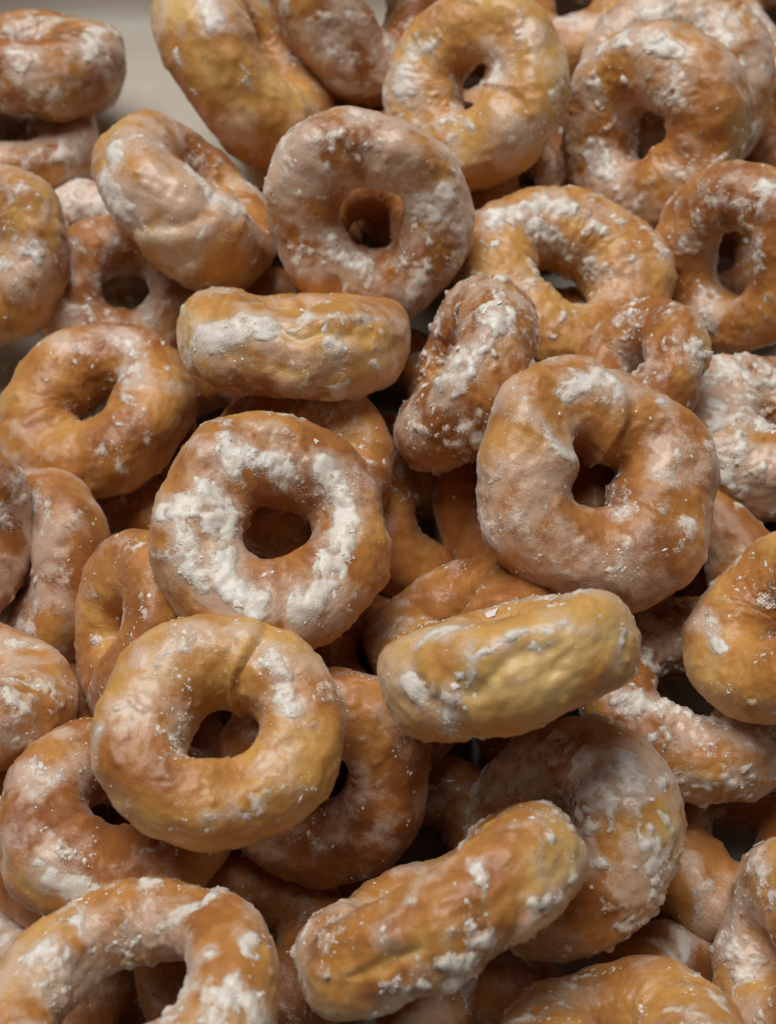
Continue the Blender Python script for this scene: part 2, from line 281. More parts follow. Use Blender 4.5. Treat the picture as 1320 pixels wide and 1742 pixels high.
 ('yellow donut standing on edge against the tray wall at the top',(-0.0393,0.2918,0.0395),(0.7694,0.1637,0.6175),(0.638,-0.1476,-0.7558),0.03028,0.38,{'tone': 0.75,'film': 0.3,'crack': 0.4,'seed': 36},[(208,45,0.11,0.95),(213,45,0.11,0.95),(216,42,0.11,0.95),(220,42,0.11,0.95),(225,336,0.044,0.9),(226,339,0.044,0.9),(228,339,0.044,0.9),(229,339,0.044,0.9),(243,330,0.044,0.9),(258,300,0.099,0.6),(261,315,0.099,0.6),(264,324,0.099,0.6),(267,330,0.099,0.6),(270,336,0.099,0.6),(274,342,0.099,0.6),(278,348,0.099,0.6),(249,48,0.033,0.8),(213,345,0.11,0.5),(318,78,0.055,0.8)]),
 ('donut with milky patches cut by the left edge above the bare tray floor',(-0.1025,0.228,0.0329),(-0.4767,-0.4831,0.7344),(0.8782,-0.2248,0.4222),0.02265,0.39,{'tone': 0.1,'film': 0.5,'seed': 37},[(350,57,0.081,0.9),(351,51,0.081,0.9),(352,45,0.081,0.9),(354,39,0.081,0.9),(351,36,0.081,0.9),(348,36,0.081,0.9),(345,33,0.081,0.9),(334,84,0.101,0.8),(315,36,0.135,0.6),(324,66,0.135,0.6),(21,15,0.054,0.6)]),
 ('pale yellow ring with a narrow white rimmed hole at the top',(0.0235,0.2746,0.0471),(-0.4748,-0.4639,0.7479),(0.8797,-0.2265,0.4181),0.02623,0.39,{'tone': 0.8,'film': 0.45,'seed': 38},[(166,84,0.109,0.95),(171,87,0.109,0.95),(176,87,0.109,0.95),(183,90,0.109,0.95),(176,48,0.073,0.8),(178,48,0.073,0.8),(181,48,0.073,0.8),(184,45,0.073,0.8),(18,132,0.085,1),(7,132,0.085,1),(358,126,0.085,1),(351,120,0.085,1),(154,162,0.061,0.7),(162,165,0.061,0.7),(170,168,0.061,0.7),(189,168,0.061,0.7),(202,165,0.061,0.7),(216,159,0.061,0.7),(232,153,0.061,0.7),(244,141,0.061,0.7),(254,132,0.061,0.7),(261,126,0.061,0.7),(268,120,0.061,0.7),(273,114,0.061,0.7),(278,108,0.061,0.7),(280,102,0.061,0.7),(284,96,0.061,0.7),(320,36,0.152,0.6),(314,36,0.152,0.6),(308,36,0.152,0.6),(300,36,0.152,0.6),(222,102,0.17,0.6),(234,99,0.17,0.6),(244,90,0.17,0.6),(252,81,0.17,0.6),(258,69,0.17,0.6),(18,63,0.152,0.5),(12,60,0.152,0.5),(7,57,0.152,0.5),(2,51,0.152,0.5),(358,45,0.152,0.5)]),
 ('flaky glazed ring with a tall dark slot hole at upper right',(0.0713,0.2655,0.0398),(-0.656,-0.5411,0.5261),(0.7547,-0.463,0.4648),0.02746,0.38,{'tone': 0.1,'film': 0.5,'crust': 0.9,'seed': 39},[(114,51,0.093,1),(110,51,0.093,1),(105,54,0.093,1),(100,54,0.093,1),(96,51,0.093,1),(92,57,0.093,1),(87,60,0.093,1),(81,60,0.093,1),(76,63,0.093,1),(72,60,0.093,1),(68,63,0.093,1),(63,66,0.093,1),(60,63,0.093,1),(55,63,0.093,1),(48,84,0.076,0.85),(46,90,0.076,0.85),(46,96,0.076,0.85),(45,105,0.076,0.85),(45,111,0.076,0.85),(45,120,0.076,0.85),(44,129,0.076,0.85),(45,141,0.076,0.85),(30,99,0.128,0.7),(202,108,0.14,0.8),(212,114,0.14,0.8),(220,120,0.14,0.8),(231,123,0.14,0.8),(154,144,0.081,0.6),(102,111,0.035,1),(326,69,0.087,0.6),(267,78,0.116,0.55),(320,30,0.047,0.8),(142,78,0.058,0.7)]),
 ('golden arched donut with crusty white glaze below the flaky ring',(0.0456,0.2206,0.0289),(0.1298,-0.1125,0.9851),(0.9887,-0.0601,-0.1372),0.02827,0.37,{'tone': 0.65,'film': 0.35,'crust': 0.8,'seed': 40},[(156,66,0.108,0.9),(152,75,0.108,0.9),(147,84,0.108,0.9),(141,87,0.108,0.9),(134,93,0.108,0.9),(127,90,0.108,0.9),(120,87,0.108,0.9),(114,90,0.108,0.9),(110,93,0.108,0.9),(104,93,0.108,0.9),(97,93,0.108,0.9),(138,117,0.097,0.85),(134,123,0.097,0.85),(127,132,0.097,0.85),(118,138,0.097,0.85),(111,147,0.097,0.85),(100,153,0.097,0.85),(88,159,0.097,0.85),(68,162,0.097,0.85),(57,162,0.097,0.85),(39,162,0.097,0.85),(27,156,0.097,0.85),(12,150,0.097,0.85),(2,141,0.097,0.85),(32,48,0.065,0.6),(28,54,0.065,0.6),(24,57,0.065,0.6),(21,57,0.065,0.6),(16,60,0.065,0.6),(9,99,0.043,0.7)]),
 ('orange donut half hidden under the yellow edge-on donut',(-0.021,0.157,0.0373),(-0.0034,0.0514,0.9987),(0.9982,0.0605,0.0003),0.0224,0.38,{'tone': -0.1,'film': 0.4,'crust': 0.4,'seed': 41},[(64,141,0.089,0.6),(57,144,0.089,0.6),(45,147,0.089,0.6),(32,150,0.089,0.6),(20,147,0.089,0.6),(123,105,0.036,0.8),(344,57,0.048,0.7),(126,66,0.071,0.6)]),
 ('brown edge-on donut with a cracked rim left of the powdery ring',(-0.0528,0.1177,0.0351),(-0.8369,-0.1801,0.5169),(0.5467,-0.2265,0.8061),0.0215,0.4,{'tone': 0,'film': 0.3,'slit': [(114,177,0.54)],'crack': 0.4,'crust': 0.3,'seed': 42},[(117,120,0.048,0.9),(358,45,0.036,0.6)]),
 ('small plain brown donut peeking above the cracked yellow donut',(0.0165,0.1196,0.0318),(-0.4151,0.4752,0.7758),(0.9097,0.2249,0.3491),0.0217,0.4,{'tone': 0,'film': 0.35,'crust': 0.3,'seed': 43},[(163,108,0.081,0.7),(74,171,0.058,0.7),(16,93,0.087,0.6)]),
 ('brown ring at lower left with a white glaze clump on its outer rim',(-0.0527,0.0766,0.0365),(0.3865,0.3602,0.8491),(0.915,-0.0346,-0.4019),0.02269,0.38,{'tone': -0.35,'film': 0.35,'seed': 44},[(242,33,0.09,1),(244,33,0.09,1),(247,33,0.09,1),(250,30,0.09,1),(254,33,0.09,1),(256,33,0.09,1),(260,33,0.09,1),(232,36,0.05,0.9),(232,66,0.03,0.9),(176,96,0.1,0.7),(180,90,0.1,0.7),(184,81,0.1,0.7),(189,75,0.1,0.7),(192,69,0.1,0.7)]),
 ('shaded brown ring tucked under the golden ring with the overlapped seam',(-0.0131,0.0857,0.0324),(0.1175,-0.6535,0.7477),(0.9908,0.1276,-0.0442),0.02231,0.38,{'tone': -0.3,'film': 0.5,'crust': 0.2,'seed': 45},[(222,99,0.158,0.5),(231,108,0.158,0.5),(243,114,0.158,0.5),(255,117,0.158,0.5),(268,117,0.158,0.5),(322,93,0.079,0.6),(50,75,0.132,0.5)]),
 ('crusty sugar clotted ring between the cracked yellow donut and the right edge',(0.0639,0.1062,0.0273),(-0.0819,0.1165,0.9898),(0.9905,-0.1009,0.0938),0.02343,0.355,{'tone': -0.1,'film': 0.6,'crust': 1,'seed': 46},[(207,81,0.117,0.85),(212,93,0.117,0.85),(214,99,0.117,0.85),(219,111,0.117,0.85),(224,120,0.117,0.85),(229,135,0.117,0.85),(236,144,0.117,0.85),(244,141,0.117,0.85),(260,141,0.117,0.85),(278,144,0.117,0.85),(286,147,0.117,0.85),(304,153,0.117,0.85),(309,141,0.117,0.85),(309,123,0.117,0.85),(240,66,0.053,0.9),(222,48,0.08,0.7),(246,9,0.106,0.7),(250,12,0.106,0.7),(255,15,0.106,0.7),(258,18,0.106,0.7),(261,18,0.106,0.7),(266,18,0.106,0.7),(270,15,0.106,0.7),(273,21,0.106,0.7),(278,21,0.106,0.7),(282,24,0.106,0.7),(285,27,0.106,0.7),(290,27,0.106,0.7),(97,201,0.064,0.8),(309,75,0.106,0.7)]),
 ('small round donut with a white spot cut by the left edge',(-0.0962,0.1375,0.0411),(0.7575,-0.3478,0.5525),(0.6525,0.3761,-0.6578),0.02182,0.4,{'tone': -0.2,'film': 0.6,'seed': 47},[(32,108,0.07,1),(24,111,0.07,1),(20,111,0.07,1),(14,111,0.07,1),(309,78,0.07,0.7)]),
 ('frosted ring lying under the cracked yellow donut with thick crust on its shoulder',(0.0347,0.0735,0.0328),(-0.6945,0.1298,0.7076),(0.719,0.0908,0.689),0.02363,0.41,{'tone': 0.1,'film': 0.7,'crust': 1.1,'seed': 48},[(141,54,0.184,0.9),(136,54,0.184,0.9),(132,75,0.184,0.9),(120,87,0.184,0.9),(106,93,0.184,0.9),(92,93,0.184,0.9),(78,90,0.184,0.9),(68,84,0.184,0.9),(34,90,0.145,1),(24,96,0.145,1),(15,96,0.145,1),(4,96,0.145,1),(344,96,0.135,0.9),(350,87,0.135,0.9),(354,78,0.135,0.9),(358,69,0.135,0.9),(334,39,0.087,0.75),(22,60,0.106,0.85),(15,57,0.106,0.85),(10,51,0.106,0.85),(6,48,0.106,0.85),(2,45,0.106,0.85),(334,21,0.077,0.95),(333,18,0.077,0.95),(330,15,0.077,0.95),(328,12,0.077,0.95),(327,9,0.077,0.95),(324,3,0.077,0.95),(322,0,0.077,0.95),(320,354,0.077,0.95),(318,351,0.077,0.95),(316,342,0.077,0.95),(314,336,0.077,0.95),(310,327,0.077,0.95),(309,330,0.077,0.95),(306,327,0.077,0.95),(303,327,0.077,0.95),(302,339,0.077,0.95),(300,348,0.077,0.95),(297,351,0.077,0.95),(296,354,0.077,0.95),(327,36,0.058,0.7)]),
 ('small brown donut wedged above the square-holed ring',(0.059,0.1828,0.0405),(-0.7008,0.0552,0.7113),(0.706,-0.089,0.7025),0.01871,0.38,{'tone': -0.1,'film': 0.5,'crust': 0.6,'seed': 49},[(99,180,0.148,0.7),(112,195,0.148,0.7),(308,117,0.148,0.7),(304,96,0.148,0.7),(93,93,0.074,0.6),(30,48,0.059,0.6)]),
 ('smooth pinkish ring with a white drip over the top of its hole',(-0.0044,0.2241,0.0491),(-0.0087,-0.8454,0.5341),(0.9999,-0.0022,0.0129),0.0259,0.34,{'tone': -0.1,'film': 0.7,'seed': 50},[(51,162,0.112,1),(39,165,0.112,1),(28,165,0.112,1),(28,147,0.112,1),(25,129,0.112,1),(20,117,0.112,1),(15,105,0.112,1),(12,96,0.112,1),(15,87,0.112,1),(18,81,0.112,1),(21,75,0.112,1),(194,120,0.09,0.95),(201,126,0.09,0.95),(208,129,0.09,0.95),(217,132,0.09,0.95),(226,132,0.09,0.95),(234,132,0.09,0.95),(243,129,0.09,0.95),(249,126,0.09,0.95),(255,123,0.09,0.95),(262,117,0.09,0.95),(147,63,0.225,0.5),(136,72,0.225,0.5),(127,72,0.225,0.5),(117,72,0.225,0.5),(108,69,0.225,0.5),(99,63,0.225,0.5),(88,63,0.225,0.5),(78,63,0.225,0.5),(68,54,0.225,0.5),(58,39,0.225,0.5),(115,150,0.281,0.5),(303,96,0.14,0.5),(166,63,0.169,0.4)]),
 ('amber ring with a steep tilted hole beside the bare tray floor',(-0.0719,0.1832,0.0238),(-0.1884,-0.0075,0.9821),(0.9629,0.1954,0.1862),0.02444,0.385,{'tone': 0.1,'film': 0.35,'seam': (204,0.15),'seed': 51},[(52,81,0.131,0.75),(45,87,0.131,0.75),(36,93,0.131,0.75),(27,96,0.131,0.75),(16,99,0.131,0.75),(6,102,0.131,0.75),(356,99,0.131,0.75),(20,126,0.083,0.85),(15,117,0.083,0.85),(12,108,0.083,0.85),(10,99,0.083,0.85),(351,39,0.083,0.7),(210,33,0.083,0.8),(202,72,0.071,0.6),(92,99,0.048,0.6),(90,105,0.048,0.6),(88,111,0.048,0.6),(84,114,0.048,0.6),(81,117,0.048,0.6),(78,120,0.048,0.6)]),
 ('crusty pink donut with a curled glaze flap at the right edge',(0.0931,0.1746,0.0257),(0.0559,0.2333,0.9708),(0.9767,-0.2145,-0.0047),0.02452,0.4,{'tone': -0.25,'film': 0.8,'crust': 1.0,'seam': (159,0.25),'lump': 1.3,'seed': 52},[(174,66,0.093,1),(168,69,0.093,1),(162,69,0.093,1),(154,69,0.093,1),(147,69,0.093,1),(152,90,0.128,1),(148,102,0.128,1),(144,111,0.128,1),(141,120,0.128,1),(140,126,0.128,1),(198,84,0.105,1),(186,129,0.221,0.68),(222,96,0.221,0.68),(231,72,0.221,0.68),(236,54,0.221,0.68),(238,120,0.151,1),(234,21,0.093,0.9),(237,24,0.093,0.9),(240,24,0.093,0.9),(244,21,0.093,0.9),(247,21,0.093,0.9),(250,18,0.093,0.9),(213,48,0.087,0.7),(135,51,0.081,0.75),(132,51,0.081,0.75),(129,54,0.081,0.75),(126,54,0.081,0.75),(122,57,0.081,0.75),(118,57,0.081,0.75),(114,60,0.081,0.75),(111,60,0.081,0.75)]),
 ('round ended donut cut by the left edge with a frosted lower rim',(-0.0863,0.1023,0.0365),(0.2338,0.6073,0.7593),(0.9425,0.0502,-0.3304),0.02219,0.4,{'tone': 0.2,'film': 0.5,'seed': 53},[(48,102,0.081,0.7),(42,96,0.081,0.7),(39,93,0.081,0.7),(36,87,0.081,0.7),(33,78,0.081,0.7),(300,3,0.065,0.9),(303,3,0.065,0.9),(304,3,0.065,0.9),(308,3,0.065,0.9),(352,117,0.162,0.55),(322,354,0.043,0.7)]),
 ('yellow crusted donut standing in the lower right corner',(0.0733,0.0492,0.0374),(-0.952,0.0917,0.2922),(0.2963,0.0345,0.9545),0.0215,0.4,{'tone': 0.5,'film': 0.45,'crust': 0.7,'seed': 54},[(70,78,0.05,0.8),(64,75,0.05,0.8),(61,75,0.05,0.8),(57,72,0.05,0.8),(114,108,0.06,0.6),(153,102,0.14,0.75),(159,114,0.14,0.75),(168,123,0.14,0.75),(178,132,0.14,0.75),(163,69,0.05,0.8),(94,138,0.05,0.7)]),
 ('yellow donut with a frosted rim at the right edge',(0.0785,0.1104,0.0515),(-0.8151,0.2146,0.5382),(0.5577,0.0387,0.8291),0.0215,0.4,{'tone': 0.6,'film': 0.35,'crust': 0.6,'seed': 55},[(163,96,0.065,0.85),(170,99,0.065,0.85),(174,105,0.065,0.85),(181,108,0.065,0.85),(189,108,0.065,0.85),(198,108,0.065,0.85),(206,108,0.065,0.85),(214,108,0.065,0.85),(140,63,0.108,0.7),(110,63,0.065,0.8)]),
 ('yellow edge-on donut with a pale split line in the upper middle',(-0.0225,0.1879,0.0454),(0.0628,0.6725,0.7374),(0.995,0.0149,-0.0983),0.02717,0.36,{'tone': 0.6,'film': 0.45,'slit': [(291,33,0.61)],'crack': 0.3,'seam': (216,0.16),'seed': 56},[(225,18,0.127,1),(231,21,0.127,1),(236,27,0.127,1),(242,36,0.127,1),(246,39,0.127,1),(250,42,0.127,1),(255,45,0.127,1),(246,6,0.203,0.5),(261,63,0.051,0.7),(262,63,0.051,0.7),(264,63,0.051,0.7),(267,60,0.051,0.7),(268,63,0.051,0.7),(272,60,0.051,0.7),(273,60,0.051,0.7),(276,60,0.051,0.7),(278,60,0.051,0.7),(280,60,0.051,0.7),(282,60,0.051,0.7),(285,57,0.051,0.7),(286,57,0.051,0.7),(290,57,0.051,0.7),(291,57,0.051,0.7),(294,57,0.051,0.7),(297,57,0.051,0.7),(298,54,0.051,0.7),(302,54,0.051,0.7),(303,54,0.051,0.7),(306,54,0.051,0.7),(309,51,0.051,0.7),(312,51,0.051,0.7),(315,51,0.051,0.7),(318,48,0.051,0.7),(321,48,0.051,0.7),(324,45,0.051,0.7),(212,342,0.091,0.7),(250,309,0.051,0.5),(252,312,0.051,0.5),(255,312,0.051,0.5),(256,315,0.051,0.5),(260,315,0.051,0.5),(262,315,0.051,0.5),(264,318,0.051,0.5),(266,318,0.051,0.5),(268,318,0.051,0.5),(270,318,0.051,0.5),(273,321,0.051,0.5),(274,321,0.051,0.5),(276,321,0.051,0.5),(279,321,0.051,0.5),(280,321,0.051,0.5),(284,321,0.051,0.5),(285,324,0.051,0.5),(288,324,0.051,0.5),(290,324,0.051,0.5),(292,324,0.051,0.5),(294,324,0.051,0.5),(297,324,0.051,0.5),(300,324,0.051,0.5),(302,321,0.051,0.5)]),
 ('sugar crusted donut leaning on edge in the middle of the pile',(0.0179,0.1771,0.0465),(-0.8958,0.2246,0.3836),(0.4409,0.3384,0.8313),0.02426,0.365,{'tone': -0.25,'film': 0.65,'crust': 1.2,'seed': 57},[(338,21,0.144,1),(332,21,0.144,1),(328,18,0.144,1),(284,57,0.178,0.75),(291,54,0.178,0.75),(297,51,0.178,0.75),(303,48,0.178,0.75),(309,42,0.178,0.75),(244,63,0.139,0.6),(350,3,0.083,0.7)]),
 ('large half glazed ring with a squarish hole right of centre',(0.0434,0.1434,0.0522),(0.2083,-0.2617,0.9424),(0.9779,0.0408,-0.2048),0.02677,0.38,{'tone': -0.15,'film': 0.45,'seam': (88,0.14),'box': 0.05,'seed': 58},[(123,90,0.079,1),(117,87,0.079,1),(112,84,0.079,1),(108,84,0.079,1),(104,81,0.079,1),(99,78,0.079,1),(94,75,0.079,1),(90,72,0.079,1),(86,78,0.079,1),(82,81,0.079,1),(156,84,0.069,0.95),(158,87,0.069,0.95),(160,93,0.069,0.95),(162,99,0.069,0.95),(163,102,0.069,0.95),(166,111,0.069,0.95),(166,117,0.069,0.95),(168,126,0.069,0.95),(194,45,0.208,0.55),(201,54,0.208,0.55),(210,60,0.208,0.55),(219,60,0.208,0.55),(226,60,0.208,0.55),(234,57,0.208,0.55),(243,60,0.208,0.55),(250,60,0.208,0.55),(260,57,0.208,0.55),(267,66,0.208,0.55),(274,72,0.208,0.55),(284,75,0.208,0.55),(284,138,0.056,0.8),(290,138,0.056,0.8),(297,138,0.056,0.8),(183,51,0.093,0.6),(52,63,0.046,0.9),(328,69,0.037,0.9)]),
 ('ring with thick powdery white glaze streaks left of centre',(-0.0231,0.1295,0.0549),(0.2622,-0.1048,0.9593),(0.9648,0.0483,-0.2584),0.02542,0.365,{'tone': 0.1,'film': 0.35,'crust': 0.4,'seed': 59},[(136,96,0.113,1),(130,102,0.113,1),(123,108,0.113,1),(115,114,0.113,1),(106,117,0.113,1),(100,123,0.113,1),(94,129,0.113,1),(87,135,0.113,1),(168,93,0.122,1),(174,102,0.122,1),(178,108,0.122,1),(186,117,0.122,1),(195,114,0.122,1),(204,114,0.122,1),(213,108,0.122,1),(219,102,0.122,1),(225,93,0.122,1),(229,84,0.122,1),(236,81,0.122,1),(240,75,0.122,1),(244,72,0.122,1),(250,72,0.122,1),(256,72,0.122,1),(180,45,0.113,0.95),(180,57,0.113,0.95),(178,66,0.113,0.95),(177,75,0.113,0.95),(196,63,0.103,0.9),(202,66,0.103,0.9),(207,66,0.103,0.9),(213,66,0.103,0.9),(217,63,0.103,0.9),(224,63,0.103,0.9),(54,96,0.113,1),(48,102,0.113,1),(42,105,0.113,1),(36,111,0.113,1),(28,114,0.113,1),(20,114,0.113,1),(10,111,0.113,1),(2,108,0.113,1),(352,111,0.113,1),(344,108,0.113,1),(336,105,0.113,1),(327,102,0.113,1),(318,99,0.113,1),(310,93,0.113,1),(303,90,0.113,1),(298,84,0.113,1),(292,78,0.113,1),(290,75,0.113,1),(285,69,0.113,1),(282,66,0.113,1),(127,78,0.066,0.9)]),
 ('long edge-on donut with a cross seam at the bottom centre',(0.008,0.0546,0.0518),(-0.4761,0.8247,0.3052),(0.8792,0.4394,0.184),0.02624,0.315,{'tone': 0.2,'film': 0.5,'crust': 0.9,'slit': [(249,0,0.35)],'seam': (297,0.14),'seed': 60},[(30,108,0.078,0.8),(34,114,0.078,0.8),(39,120,0.078,0.8),(186,66,0.047,0.9),(186,69,0.047,0.9),(184,72,0.047,0.9),(181,75,0.047,0.9),(207,93,0.097,0.5),(177,114,0.097,0.5),(160,117,0.097,0.5),(148,120,0.097,0.5),(138,120,0.097,0.5),(127,123,0.097,0.5),(118,123,0.097,0.5),(111,123,0.097,0.5),(102,123,0.097,0.5),(93,126,0.097,0.5),(292,48,0.031,0.8),(294,42,0.031,0.8),(294,39,0.031,0.8),(294,33,0.031,0.8),(294,30,0.031,0.8),(294,27,0.031,0.8),(292,24,0.031,0.8),(292,21,0.031,0.8),(291,21,0.031,0.8),(291,15,0.031,0.8),(291,15,0.031,0.8),(290,12,0.031,0.8),(267,54,0.047,0.6),(219,21,0.054,0.7),(304,327,0.047,0.75),(306,330,0.047,0.75),(308,330,0.047,0.75),(310,330,0.047,0.75),(314,330,0.047,0.75),(315,330,0.047,0.75),(318,330,0.047,0.75),(321,330,0.047,0.75),(324,330,0.047,0.75),(328,330,0.047,0.75)]),
 ('cracked yellow donut lying on edge at centre right',(0.0223,0.0958,0.0659),(-0.2496,0.8386,0.4843),(0.9634,0.1643,0.212),0.02382,0.4,{'tone': 0.95,'film': 0.35,'slit': [(276,12,0.42),(254,9,0.18)],'crack': 0.3,'crust': 0.5,'seam': (236,0.09),'seed': 61},[(229,57,0.062,0.95),(232,60,0.062,0.95),(234,63,0.062,0.95),(237,66,0.062,0.95),(240,66,0.062,0.95),(242,72,0.062,0.95),(222,18,0.08,0.95),(224,9,0.08,0.95),(225,3,0.08,0.95),(243,357,0.049,0.9),(242,354,0.049,0.9),(242,348,0.049,0.9),(242,345,0.049,0.9),(240,339,0.049,0.9),(240,333,0.049,0.9),(238,330,0.049,0.9),(237,324,0.049,0.9),(234,315,0.049,0.9),(232,306,0.045,0.8),(234,303,0.045,0.8),(236,303,0.045,0.8),(237,300,0.045,0.8),(238,294,0.045,0.8),(238,288,0.045,0.8),(240,288,0.045,0.8),(243,288,0.045,0.8),(246,288,0.045,0.8),(247,288,0.045,0.8),(256,39,0.054,0.8),(255,33,0.054,0.8),(255,27,0.054,0.8),(254,24,0.054,0.8),(254,18,0.054,0.8),(254,15,0.054,0.8),(252,9,0.054,0.8),(86,93,0.062,0.8),(81,93,0.062,0.8),(76,93,0.062,0.8),(72,93,0.062,0.8),(68,93,0.062,0.8),(63,93,0.062,0.8),(57,93,0.062,0.8),(52,93,0.062,0.8),(46,93,0.062,0.8),(36,96,0.062,0.8),(20,102,0.062,0.8),(354,102,0.062,0.8),(328,84,0.062,0.8),(326,75,0.062,0.8),(327,69,0.062,0.8),(282,24,0.049,0.85),(284,24,0.049,0.85),(285,24,0.049,0.85),(286,24,0.049,0.85),(288,24,0.049,0.85),(255,27,0.036,0.8),(256,27,0.036,0.8),(258,27,0.036,0.8),(260,30,0.036,0.8),(261,30,0.036,0.8),(262,30,0.036,0.8),(264,33,0.036,0.8),(266,33,0.036,0.8),(266,33,0.036,0.8),(267,36,0.036,0.8),(268,36,0.036,0.8),(270,36,0.036,0.8),(272,39,0.036,0.8),(273,39,0.036,0.8),(274,39,0.036,0.8),(276,42,0.036,0.8),(278,42,0.036,0.8),(279,42,0.036,0.8),(280,42,0.036,0.8),(282,42,0.036,0.8),(284,39,0.036,0.8),(285,39,0.036,0.8),(286,39,0.036,0.8),(288,39,0.036,0.8),(290,39,0.036,0.8),(291,39,0.036,0.8),(292,39,0.036,0.8),(294,39,0.036,0.8),(296,39,0.036,0.8),(297,36,0.036,0.8),(298,36,0.036,0.8),(326,6,0.054,0.7),(324,0,0.054,0.7),(322,357,0.054,0.7),(321,354,0.054,0.7),(320,351,0.054,0.7),(318,345,0.054,0.7),(318,342,0.054,0.7),(308,306,0.067,0.7)]),
 ('smooth golden ring with an overlapped seam at lower left',(-0.0305,0.0854,0.058),(0.0946,0.0637,0.9935),(0.9935,0.058,-0.0983),0.02225,0.36,{'tone': 0.55,'film': 0.3,'seam': (63,0.16),'seed': 62},[(54,90,0.096,0.8),(48,96,0.096,0.8),(40,102,0.096,0.8),(33,105,0.096,0.8),(28,108,0.096,0.8),(21,111,0.096,0.8),(15,111,0.096,0.8),(9,111,0.096,0.8),(2,102,0.087,1),(171,84,0.183,0.55),(176,102,0.183,0.55),(181,120,0.183,0.55),(186,141,0.183,0.55),(184,174,0.048,0.95),(194,162,0.048,0.95),(199,150,0.048,0.95),(202,144,0.048,0.95),(204,135,0.048,0.95),(261,51,0.048,0.7),(262,51,0.048,0.7),(264,51,0.048,0.7),(267,51,0.048,0.7),(268,51,0.048,0.7),(272,51,0.048,0.7),(273,51,0.048,0.7),(276,51,0.048,0.7),(278,51,0.048,0.7),(280,48,0.048,0.7),(282,48,0.048,0.7),(285,45,0.048,0.7),(286,45,0.048,0.7),(186,39,0.067,1),(136,63,0.144,0.45),(130,72,0.144,0.45),(123,78,0.144,0.45),(114,81,0.144,0.45),(106,81,0.144,0.45),(97,78,0.144,0.45),(90,69,0.144,0.45),(82,60,0.144,0.45),(25,21,0.12,0.5)]),
 ('plain golden donut cut by the bottom edge right of centre',(0.0389,0.0337,0.0447),(-0.0741,0.8246,0.5608),(0.9853,-0.0263,0.1689),0.0215,0.4,{'tone': 0.6,'film': 0.3,'seed': 63},[(115,105,0.122,0.4),(127,111,0.122,0.4),(141,114,0.122,0.4),(158,114,0.122,0.4)]),
 ('large ring in the lower left corner with a wide brown inner wall',(-0.0422,0.039,0.0591),(-0.2203,0.523,0.8234),(0.9708,0.1999,0.1327),0.02503,0.275,{'tone': 0.0,'film': 0.5,'crust': 0.5,'box': 0.035,'seed': 64},[(152,108,0.098,1),(148,117,0.098,1),(145,126,0.098,1),(148,150,0.106,0.75),(156,156,0.106,0.75),(165,156,0.106,0.75),(176,159,0.106,0.75),(118,138,0.038,0.7),(120,141,0.038,0.7),(120,147,0.038,0.7),(122,150,0.038,0.7),(123,156,0.038,0.7),(61,144,0.057,0.9),(55,138,0.057,0.9),(51,132,0.057,0.9),(46,126,0.057,0.9),(44,120,0.057,0.9),(40,114,0.057,0.9),(39,105,0.057,0.9),(39,99,0.057,0.9),(37,90,0.057,0.9),(37,84,0.057,0.9),(37,75,0.057,0.9),(39,63,0.057,0.9),(42,48,0.057,0.9),(44,42,0.057,0.9),(44,39,0.057,0.9),(78,159,0.027,0.95),(81,162,0.027,0.95),(82,162,0.027,0.95),(86,165,0.027,0.95),(88,165,0.027,0.95),(92,168,0.027,0.95),(93,168,0.027,0.95),(96,171,0.027,0.95),(97,171,0.027,0.95),(100,174,0.027,0.95),(358,54,0.053,1),(356,54,0.053,1),(352,54,0.053,1),(351,54,0.053,1),(333,63,0.106,0.85),(333,51,0.106,0.85),(334,36,0.106,0.85),(328,108,0.152,0.7),(324,123,0.152,0.7),(316,129,0.152,0.7),(352,108,0.057,0.8),(25,24,0.076,0.5)]),
]


OCTA_V = np.array([(1, 0, 0), (-1, 0, 0), (0, 1, 0), (0, -1, 0), (0, 0, 1), (0, 0, -1)], float)
OCTA_F = np.array([(0, 2, 4), (2, 1, 4), (1, 3, 4), (3, 0, 4), (2, 0, 5), (1, 2, 5), (3, 1, 5), (0, 3, 5)], int)

